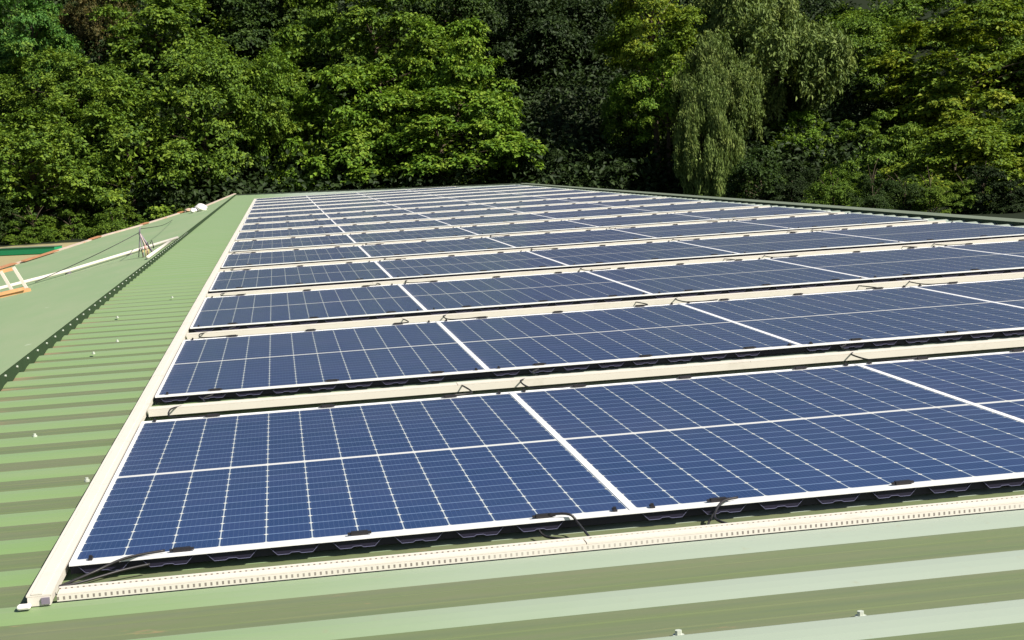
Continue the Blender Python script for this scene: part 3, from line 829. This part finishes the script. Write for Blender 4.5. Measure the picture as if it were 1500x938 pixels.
TREES = [
    ("broadleaf_tree", "fine", "mid", -13.46, 93.0, 1.49, 5.45, 4.40, "low wide mid green tree behind the green box at the left edge"),
    ("broadleaf_tree", "broad", "mid", -8.16, 96.0, 1.89, 5.00, 4.57, "rounded mid green tree behind the middle of the left roof edge"),
    ("broadleaf_tree", "fine2", "mid", -3.65, 99.0, 3.86, 4.95, 5.17, "fine leaved green tree left of the bright fresh green tree"),
    ("broadleaf_tree", "fine", "fresh", 0.95, 100.0, 3.85, 3.11, 5.03, "bright fresh green tree standing behind the far left roof corner"),
    ("broadleaf_tree", "broad2", "bluish", -15.32, 108.0, 10.39, 3.44, 4.07, "cool bluish green tree in the top left corner"),
    ("broadleaf_tree", "fine2", "brown", -11.74, 118.0, 13.26, 2.51, 3.92, "brownish thin tree with dark gaps near the top left"),
    ("broadleaf_tree", "broad", "mid", -6.69, 112.0, 10.27, 5.26, 4.51, "tall green tree right of the brownish tree at the top left"),
    ("broadleaf_tree", "big", "dark", -0.20, 116.0, 11.79, 4.43, 4.17, "darker tree above and behind the bright fresh green tree"),
    ("broadleaf_tree", "fine", "mid", -12.17, 104.0, 6.05, 4.42, 3.72, "green tree below the cool bluish tree at the left"),
    ("broadleaf_tree", "big", "fresh", 6.34, 98.0, 2.83, 4.30, 4.07, "clumpy bright tree in the middle left with big lit leaf clusters"),
    ("broadleaf_tree", "big2", "fresh", 11.53, 96.0, 1.75, 4.92, 3.22, "low spreading bright tree behind the roof peak, beside the dark hollow"),
    ("broadleaf_tree", "big", "fresh", 13.72, 99.0, 5.87, 3.45, 3.91, "upright clumpy tree overhanging the left side of the dark hollow"),
    ("broadleaf_tree", "big2", "mid", 8.45, 107.0, 8.95, 4.90, 4.41, "tall clumpy tree at the top centre left"),
    ("broadleaf_tree", "broad", "dark", 14.89, 110.0, 11.84, 4.30, 3.79, "dark tree at the top centre above the upright clumpy tree"),
    ("broadleaf_tree", "broad2", "mid", 4.27, 114.0, 9.63, 3.10, 4.91, "narrow green tree between the fresh green tree and the centre clumps"),
    ("broadleaf_tree", "broad2", "shade", 21.53, 112.0, 9.69, 4.93, 4.93, "deep green tree at the back of the dark hollow, upper part"),
    ("broadleaf_tree", "broad", "shade", 24.53, 113.0, 2.83, 4.49, 5.55, "shaded deep green tree with a visible trunk inside the dark hollow"),
    ("broadleaf_tree", "broad", "yellow", 26.61, 97.0, 8.97, 3.57, 3.57, "yellow tipped tall tree right of the dark hollow"),
    ("broadleaf_tree", "broad2", "fresh", 26.94, 96.0, 4.59, 2.83, 3.28, "bright green tree right under the yellow tipped tree, beside the weeping tree"),
    ("broadleaf_tree", "fine", "mid", 25.57, 100.0, 2.49, 2.60, 3.55, "green tree under the yellow tipped tree, left of the weeping tree"),
    ("weeping_tree", "willow", "willow", 28.37, 90.0, 1.17, 1.99, 4.84, "grey green weeping tree hanging down to the roof edge"),
    ("weeping_tree", "willow2", "willow", 29.70, 92.5, 4.82, 2.30, 3.98, "slender upper weeping tree just above the one that hangs to the roof edge"),
    ("weeping_tree", "willow2", "willow", 36.17, 101.0, 7.44, 5.06, 4.82, "large weeping grey green tree at the top right of centre"),
    ("weeping_tree", "willow", "willow", 35.97, 108.0, 11.23, 3.57, 4.08, "weeping tree behind the top of the hanging grey green tree"),
    ("broadleaf_tree", "broad2", "fresh", 36.64, 98.0, 0.80, 2.46, 2.27, "small bright rounded tree right of the hanging grey green tree"),
    ("broadleaf_tree", "broad", "dark", 43.26, 105.0, 0.87, 4.05, 4.05, "shaded green tree between the small rounded tree and the big layered tree"),
    ("broadleaf_tree", "fine2", "mid", 44.06, 108.0, 6.28, 4.14, 3.88, "green tree right of the large weeping tree"),
    ("broadleaf_tree", "broad", "mid", 50.88, 113.0, 9.73, 4.61, 3.79, "green tree at the top right behind the big layered tree"),
    ("broadleaf_tree", "umbrella", "yellow", 48.07, 95.0, 3.45, 6.28, 4.66, "big layered yellow green tree at the right with flat lit tiers"),
    ("broadleaf_tree", "umbrella2", "yellow", 32.83, 64.0, -1.03, 3.73, 2.53, "lower layered yellow green tree at the right above the roof edge"),
    ("broadleaf_tree", "umbrella2", "mid", 31.33, 70.0, -0.57, 2.16, 2.37, "dull green tree left of the lower layered tree"),
    ("broadleaf_tree", "broad2", "dark", 59.62, 112.0, 10.32, 4.07, 3.26, "dark tree in the top right corner"),
    ("broadleaf_tree", "broad", "mid", 54.77, 104.0, 6.76, 4.31, 3.80, "green tree at the right edge, above and behind the big layered tree"),
    ("broadleaf_tree", "umbrella", "mid", 39.44, 66.0, -0.70, 3.71, 3.20, "layered green tree cut off by the right edge"),
    ("broadleaf_tree", "broad", "mid", -20.62, 97.0, 4.98, 4.73, 5.59, "green tree cut off by the left edge"),
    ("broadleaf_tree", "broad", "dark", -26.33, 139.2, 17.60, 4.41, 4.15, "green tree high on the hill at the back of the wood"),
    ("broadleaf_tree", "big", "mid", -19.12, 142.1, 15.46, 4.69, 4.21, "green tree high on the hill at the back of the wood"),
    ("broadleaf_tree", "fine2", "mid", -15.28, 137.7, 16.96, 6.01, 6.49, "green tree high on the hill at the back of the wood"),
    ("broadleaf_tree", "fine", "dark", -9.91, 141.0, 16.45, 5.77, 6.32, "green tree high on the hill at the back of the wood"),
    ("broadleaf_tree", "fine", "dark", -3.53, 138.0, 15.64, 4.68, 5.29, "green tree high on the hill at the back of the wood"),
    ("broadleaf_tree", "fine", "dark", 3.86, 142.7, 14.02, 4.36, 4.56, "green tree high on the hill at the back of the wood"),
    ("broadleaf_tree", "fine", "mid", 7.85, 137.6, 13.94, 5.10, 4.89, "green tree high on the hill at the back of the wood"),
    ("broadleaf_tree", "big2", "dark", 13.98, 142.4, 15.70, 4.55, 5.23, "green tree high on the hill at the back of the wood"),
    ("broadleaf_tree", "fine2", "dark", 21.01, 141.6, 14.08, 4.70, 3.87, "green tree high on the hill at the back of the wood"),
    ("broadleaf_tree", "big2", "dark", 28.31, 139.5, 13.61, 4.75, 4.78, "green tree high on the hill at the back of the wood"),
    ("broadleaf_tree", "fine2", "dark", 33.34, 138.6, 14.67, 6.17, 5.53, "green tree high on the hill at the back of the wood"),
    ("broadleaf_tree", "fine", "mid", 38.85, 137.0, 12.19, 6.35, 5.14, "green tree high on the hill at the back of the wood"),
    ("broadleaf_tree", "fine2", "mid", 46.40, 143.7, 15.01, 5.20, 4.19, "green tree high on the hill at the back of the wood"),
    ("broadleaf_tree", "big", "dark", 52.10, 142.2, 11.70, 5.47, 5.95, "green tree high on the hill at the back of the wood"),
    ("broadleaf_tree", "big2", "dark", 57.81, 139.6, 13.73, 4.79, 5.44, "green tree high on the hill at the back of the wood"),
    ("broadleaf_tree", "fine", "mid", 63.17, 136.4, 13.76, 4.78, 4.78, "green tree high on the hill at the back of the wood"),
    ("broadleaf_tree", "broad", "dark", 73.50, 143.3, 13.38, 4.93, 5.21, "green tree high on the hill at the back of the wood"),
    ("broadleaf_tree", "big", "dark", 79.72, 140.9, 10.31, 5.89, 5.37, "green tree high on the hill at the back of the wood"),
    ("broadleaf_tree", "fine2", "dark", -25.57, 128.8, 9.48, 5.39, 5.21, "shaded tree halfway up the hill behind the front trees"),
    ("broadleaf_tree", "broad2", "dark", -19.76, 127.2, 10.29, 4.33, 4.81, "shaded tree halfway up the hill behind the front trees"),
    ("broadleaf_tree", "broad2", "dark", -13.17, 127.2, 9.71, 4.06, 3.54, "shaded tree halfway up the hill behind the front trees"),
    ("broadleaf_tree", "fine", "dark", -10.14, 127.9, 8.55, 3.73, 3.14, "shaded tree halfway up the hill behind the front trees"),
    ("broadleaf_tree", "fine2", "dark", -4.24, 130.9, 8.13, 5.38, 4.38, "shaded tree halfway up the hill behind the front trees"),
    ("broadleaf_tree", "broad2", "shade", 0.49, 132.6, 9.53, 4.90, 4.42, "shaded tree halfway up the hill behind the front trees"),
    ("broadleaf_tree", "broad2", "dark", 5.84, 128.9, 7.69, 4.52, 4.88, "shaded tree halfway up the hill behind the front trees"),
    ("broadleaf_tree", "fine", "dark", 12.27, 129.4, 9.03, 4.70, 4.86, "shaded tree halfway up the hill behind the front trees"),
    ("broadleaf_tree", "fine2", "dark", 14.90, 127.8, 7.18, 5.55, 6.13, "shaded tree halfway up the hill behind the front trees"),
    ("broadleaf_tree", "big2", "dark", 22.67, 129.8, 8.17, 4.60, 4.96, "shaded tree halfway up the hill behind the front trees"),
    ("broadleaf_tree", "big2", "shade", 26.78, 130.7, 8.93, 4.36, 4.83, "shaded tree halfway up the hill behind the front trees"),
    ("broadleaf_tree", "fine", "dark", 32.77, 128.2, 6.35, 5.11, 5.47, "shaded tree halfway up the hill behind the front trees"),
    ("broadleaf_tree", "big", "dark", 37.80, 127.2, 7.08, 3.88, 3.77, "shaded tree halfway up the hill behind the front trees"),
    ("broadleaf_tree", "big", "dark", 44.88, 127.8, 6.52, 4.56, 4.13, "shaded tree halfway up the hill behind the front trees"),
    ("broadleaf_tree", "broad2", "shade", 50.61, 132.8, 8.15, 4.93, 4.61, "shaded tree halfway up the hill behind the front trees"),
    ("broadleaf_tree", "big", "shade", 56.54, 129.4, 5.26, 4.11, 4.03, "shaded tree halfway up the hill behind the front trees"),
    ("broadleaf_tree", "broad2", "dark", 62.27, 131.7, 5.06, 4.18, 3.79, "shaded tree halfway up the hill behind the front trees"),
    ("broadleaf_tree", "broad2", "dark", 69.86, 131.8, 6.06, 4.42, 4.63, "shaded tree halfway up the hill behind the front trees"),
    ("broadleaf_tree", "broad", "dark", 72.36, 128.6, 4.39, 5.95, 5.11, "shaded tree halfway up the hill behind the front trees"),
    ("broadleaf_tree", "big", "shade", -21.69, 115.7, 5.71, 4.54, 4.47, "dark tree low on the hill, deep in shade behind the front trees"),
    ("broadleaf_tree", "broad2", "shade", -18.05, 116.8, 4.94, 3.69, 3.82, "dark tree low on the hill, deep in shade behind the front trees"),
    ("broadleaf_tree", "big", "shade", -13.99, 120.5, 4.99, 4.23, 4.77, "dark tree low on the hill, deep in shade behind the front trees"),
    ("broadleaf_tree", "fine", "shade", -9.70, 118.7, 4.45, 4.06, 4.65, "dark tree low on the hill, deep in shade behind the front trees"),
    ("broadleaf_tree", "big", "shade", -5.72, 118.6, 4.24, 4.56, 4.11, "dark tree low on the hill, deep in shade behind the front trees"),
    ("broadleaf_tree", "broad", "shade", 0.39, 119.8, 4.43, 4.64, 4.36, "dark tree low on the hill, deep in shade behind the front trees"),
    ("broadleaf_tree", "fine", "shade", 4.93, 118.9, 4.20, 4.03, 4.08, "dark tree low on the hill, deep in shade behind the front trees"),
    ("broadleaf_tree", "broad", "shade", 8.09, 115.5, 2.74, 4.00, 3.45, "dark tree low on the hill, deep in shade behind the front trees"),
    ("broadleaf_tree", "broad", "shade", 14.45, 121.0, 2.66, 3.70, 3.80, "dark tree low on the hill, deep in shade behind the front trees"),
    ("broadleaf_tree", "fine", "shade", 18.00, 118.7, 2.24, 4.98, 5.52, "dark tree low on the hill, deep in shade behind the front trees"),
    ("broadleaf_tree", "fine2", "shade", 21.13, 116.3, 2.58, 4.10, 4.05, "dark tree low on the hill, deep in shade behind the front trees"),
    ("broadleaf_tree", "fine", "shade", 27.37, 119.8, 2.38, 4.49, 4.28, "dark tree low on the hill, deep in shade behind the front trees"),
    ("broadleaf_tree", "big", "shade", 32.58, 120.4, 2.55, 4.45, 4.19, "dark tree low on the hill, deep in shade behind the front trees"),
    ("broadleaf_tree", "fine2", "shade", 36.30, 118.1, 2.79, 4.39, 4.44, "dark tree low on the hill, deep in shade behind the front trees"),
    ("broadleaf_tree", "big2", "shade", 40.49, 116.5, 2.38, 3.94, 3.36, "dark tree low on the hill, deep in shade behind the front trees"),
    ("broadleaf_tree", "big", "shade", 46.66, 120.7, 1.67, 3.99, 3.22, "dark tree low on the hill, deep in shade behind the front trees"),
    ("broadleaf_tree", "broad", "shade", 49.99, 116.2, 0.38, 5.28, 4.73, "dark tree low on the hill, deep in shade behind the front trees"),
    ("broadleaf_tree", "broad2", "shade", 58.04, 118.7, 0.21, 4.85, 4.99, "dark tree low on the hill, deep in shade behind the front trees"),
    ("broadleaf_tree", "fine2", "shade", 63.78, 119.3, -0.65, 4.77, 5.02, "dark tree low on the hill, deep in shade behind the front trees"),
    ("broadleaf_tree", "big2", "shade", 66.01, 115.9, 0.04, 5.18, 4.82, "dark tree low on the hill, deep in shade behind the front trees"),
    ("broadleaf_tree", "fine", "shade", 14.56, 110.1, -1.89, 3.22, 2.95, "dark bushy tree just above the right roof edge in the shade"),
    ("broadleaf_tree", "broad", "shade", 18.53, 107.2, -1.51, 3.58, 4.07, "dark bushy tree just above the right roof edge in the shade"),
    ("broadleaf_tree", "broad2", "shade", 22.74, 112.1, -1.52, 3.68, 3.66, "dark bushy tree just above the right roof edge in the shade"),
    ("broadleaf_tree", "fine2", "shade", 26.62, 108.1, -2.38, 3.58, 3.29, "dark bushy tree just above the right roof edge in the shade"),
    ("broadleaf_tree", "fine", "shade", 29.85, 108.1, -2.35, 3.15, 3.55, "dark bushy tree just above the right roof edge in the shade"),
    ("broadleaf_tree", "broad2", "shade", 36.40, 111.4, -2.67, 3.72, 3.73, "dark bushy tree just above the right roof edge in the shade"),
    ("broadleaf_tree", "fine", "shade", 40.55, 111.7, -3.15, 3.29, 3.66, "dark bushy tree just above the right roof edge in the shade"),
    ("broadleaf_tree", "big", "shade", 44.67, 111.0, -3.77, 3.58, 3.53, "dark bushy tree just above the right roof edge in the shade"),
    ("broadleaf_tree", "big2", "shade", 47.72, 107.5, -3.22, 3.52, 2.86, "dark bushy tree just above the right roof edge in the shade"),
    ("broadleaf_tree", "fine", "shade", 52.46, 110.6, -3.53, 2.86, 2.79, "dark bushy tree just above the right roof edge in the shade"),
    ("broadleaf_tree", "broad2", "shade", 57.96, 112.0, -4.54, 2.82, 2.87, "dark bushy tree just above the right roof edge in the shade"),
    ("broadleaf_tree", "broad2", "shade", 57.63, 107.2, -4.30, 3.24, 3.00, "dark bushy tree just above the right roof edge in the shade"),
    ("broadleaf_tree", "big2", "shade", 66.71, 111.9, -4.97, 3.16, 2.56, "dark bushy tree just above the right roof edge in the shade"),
    ("broadleaf_tree", "fine", "mid", 23.69, 55.6, -1.50, 1.23, 1.28, "dull green shrub close behind the right roof flashing"),
    ("broadleaf_tree", "broad", "dark", 25.02, 54.8, -1.49, 0.93, 1.03, "dull green shrub close behind the right roof flashing"),
    ("broadleaf_tree", "fine2", "dark", 26.78, 55.6, -1.49, 1.04, 0.95, "dull green shrub close behind the right roof flashing"),
    ("broadleaf_tree", "fine", "mid", 27.62, 55.0, -1.52, 0.87, 0.78, "dull green shrub close behind the right roof flashing"),
    ("broadleaf_tree", "broad2", "mid", 29.48, 55.6, -1.62, 0.91, 0.76, "dull green shrub close behind the right roof flashing"),
    ("broadleaf_tree", "big2", "shade", 30.16, 55.4, -1.88, 1.26, 1.29, "dull green shrub close behind the right roof flashing"),
    ("broadleaf_tree", "big", "shade", 30.81, 54.3, -1.79, 0.90, 0.75, "dull green shrub close behind the right roof flashing"),
    ("broadleaf_tree", "fine2", "shade", 33.40, 55.2, -1.90, 1.16, 1.20, "dull green shrub close behind the right roof flashing"),
    ("broadleaf_tree", "broad2", "mid", 35.04, 55.6, -2.18, 1.21, 1.06, "dull green shrub close behind the right roof flashing"),
    ("broadleaf_tree", "big", "dark", 27.45, 77.5, -1.72, 1.90, 2.18, "dark leafy shrub along the right roof edge below the small bright tree"),
    ("broadleaf_tree", "broad2", "shade", 28.94, 76.6, -1.92, 1.30, 1.35, "dark leafy shrub along the right roof edge below the small bright tree"),
    ("broadleaf_tree", "broad2", "shade", 31.36, 78.5, -2.16, 1.62, 1.52, "dark leafy shrub along the right roof edge below the small bright tree"),
    ("broadleaf_tree", "big2", "shade", 31.19, 89.3, -2.79, 2.02, 2.15, "dark shrub in the shade just beyond the right roof flashing"),
    ("broadleaf_tree", "big", "shade", 32.84, 88.9, -2.65, 1.86, 2.10, "dark shrub in the shade just beyond the right roof flashing"),
    ("broadleaf_tree", "broad2", "shade", 37.06, 90.1, -3.10, 1.79, 2.05, "dark shrub in the shade just beyond the right roof flashing"),
    ("broadleaf_tree", "fine", "shade", 38.19, 88.1, -3.23, 1.76, 1.98, "dark shrub in the shade just beyond the right roof flashing"),
    ("broadleaf_tree", "big2", "shade", 41.93, 89.2, -3.14, 2.30, 1.95, "dark shrub in the shade just beyond the right roof flashing"),
    ("broadleaf_tree", "broad2", "shade", 44.60, 89.4, -3.61, 2.08, 1.68, "dark shrub in the shade just beyond the right roof flashing"),
    ("broadleaf_tree", "fine", "shade", 48.23, 89.7, -4.03, 1.81, 2.02, "dark shrub in the shade just beyond the right roof flashing"),
    ("broadleaf_tree", "big", "shade", 50.78, 90.1, -4.38, 1.88, 1.90, "dark shrub in the shade just beyond the right roof flashing"),
    ("broadleaf_tree", "big", "shade", 52.77, 88.1, -4.27, 2.07, 2.11, "dark shrub in the shade just beyond the right roof flashing"),
    ("broadleaf_tree", "big", "shade", 16.06, 94.9, -0.80, 2.06, 1.77, "dark low shrub in the hollow behind the roof peak"),
    ("broadleaf_tree", "fine", "shade", 19.35, 96.2, -1.05, 2.26, 2.28, "dark low shrub in the hollow behind the roof peak"),
    ("broadleaf_tree", "broad2", "shade", 22.84, 94.6, -0.90, 1.94, 1.88, "dark low shrub in the hollow behind the roof peak"),
    ("broadleaf_tree", "broad2", "shade", 24.59, 96.4, -1.49, 2.30, 2.32, "dark low shrub in the hollow behind the roof peak"),
    ("broadleaf_tree", "broad", "mid", -18.42, 90.1, -1.61, 1.21, 1.20, "low leafy shrub at the far edge of the ground by the green box"),
    ("broadleaf_tree", "broad2", "dark", -15.76, 88.9, -1.36, 1.66, 1.77, "low leafy shrub at the far edge of the ground by the green box"),
    ("broadleaf_tree", "big2", "mid", -13.14, 87.7, -1.82, 1.23, 0.98, "low leafy shrub at the far edge of the ground by the green box"),
    ("broadleaf_tree", "big2", "mid", -11.32, 90.0, -2.09, 1.22, 1.32, "low leafy shrub at the far edge of the ground by the green box"),
    ("broadleaf_tree", "broad2", "mid", -8.57, 88.1, -1.79, 1.55, 1.35, "low leafy shrub at the far edge of the ground by the green box"),
    ("broadleaf_tree", "broad", "dark", -6.46, 90.5, -2.47, 1.20, 1.18, "low leafy shrub at the far edge of the ground by the green box"),
    ("broadleaf_tree", "broad2", "mid", -4.64, 89.1, -2.10, 1.38, 1.35, "low leafy shrub at the far edge of the ground by the green box"),
    ("broadleaf_tree", "broad2", "mid", -2.37, 87.7, -2.49, 1.42, 1.62, "low leafy shrub at the far edge of the ground by the green box"),
    ("broadleaf_tree", "big", "shade", -21.04, 108.0, 0.45, 2.25, 2.26, "dark bushy tree low behind the left trees, just above the roof"),
    ("broadleaf_tree", "fine", "dark", -16.49, 104.0, 0.13, 2.09, 2.24, "dark bushy tree low behind the left trees, just above the roof"),
    ("broadleaf_tree", "big2", "shade", -13.11, 104.9, -0.61, 2.45, 2.81, "dark bushy tree low behind the left trees, just above the roof"),
    ("broadleaf_tree", "broad", "shade", -10.24, 110.0, -0.95, 2.81, 2.51, "dark bushy tree low behind the left trees, just above the roof"),
    ("broadleaf_tree", "fine", "shade", -5.86, 107.6, -0.56, 2.89, 2.62, "dark bushy tree low behind the left trees, just above the roof"),
    ("broadleaf_tree", "big2", "dark", -2.57, 105.9, -0.33, 2.34, 2.10, "dark bushy tree low behind the left trees, just above the roof"),
    ("broadleaf_tree", "fine", "shade", 2.49, 104.6, -0.43, 2.36, 2.03, "dark bushy tree low behind the left trees, just above the roof"),
    ("broadleaf_tree", "broad", "shade", 4.46, 104.2, -1.73, 2.12, 1.86, "dark bushy tree low behind the left trees, just above the roof"),
    ("broadleaf_tree", "big2", "dark", 8.79, 106.4, -2.02, 2.43, 2.19, "dark bushy tree low behind the left trees, just above the roof"),
    ("broadleaf_tree", "broad", "dark", 12.20, 104.6, -1.93, 2.20, 2.53, "dark bushy tree low behind the left trees, just above the roof"),
]
for q in TREES:
    tree(*q)

# understory: low leafy cover on the hillside nobody could count
g_ = np.random.default_rng(3)
n = 230000
X = g_.uniform(-38, 48, n); Y = g_.uniform(91, 170, n)
Z = np.array([hill_z(a, b) for a, b in zip(X, Y)]) + g_.uniform(.05, 1.0, n) ** 2 * 2.6
N = unit(g_.normal(size=(n, 3)) * .6 + np.array([0, -.3, .8])); T = unit(np.cross(N, g_.normal(size=(n, 3))))
L = g_.uniform(.25, .55, n)
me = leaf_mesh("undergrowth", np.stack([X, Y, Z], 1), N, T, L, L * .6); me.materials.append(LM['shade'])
u = link("undergrowth", me)
tag(u, "dark leafy undergrowth covering the hillside under the trees", "undergrowth", kind="stuff")
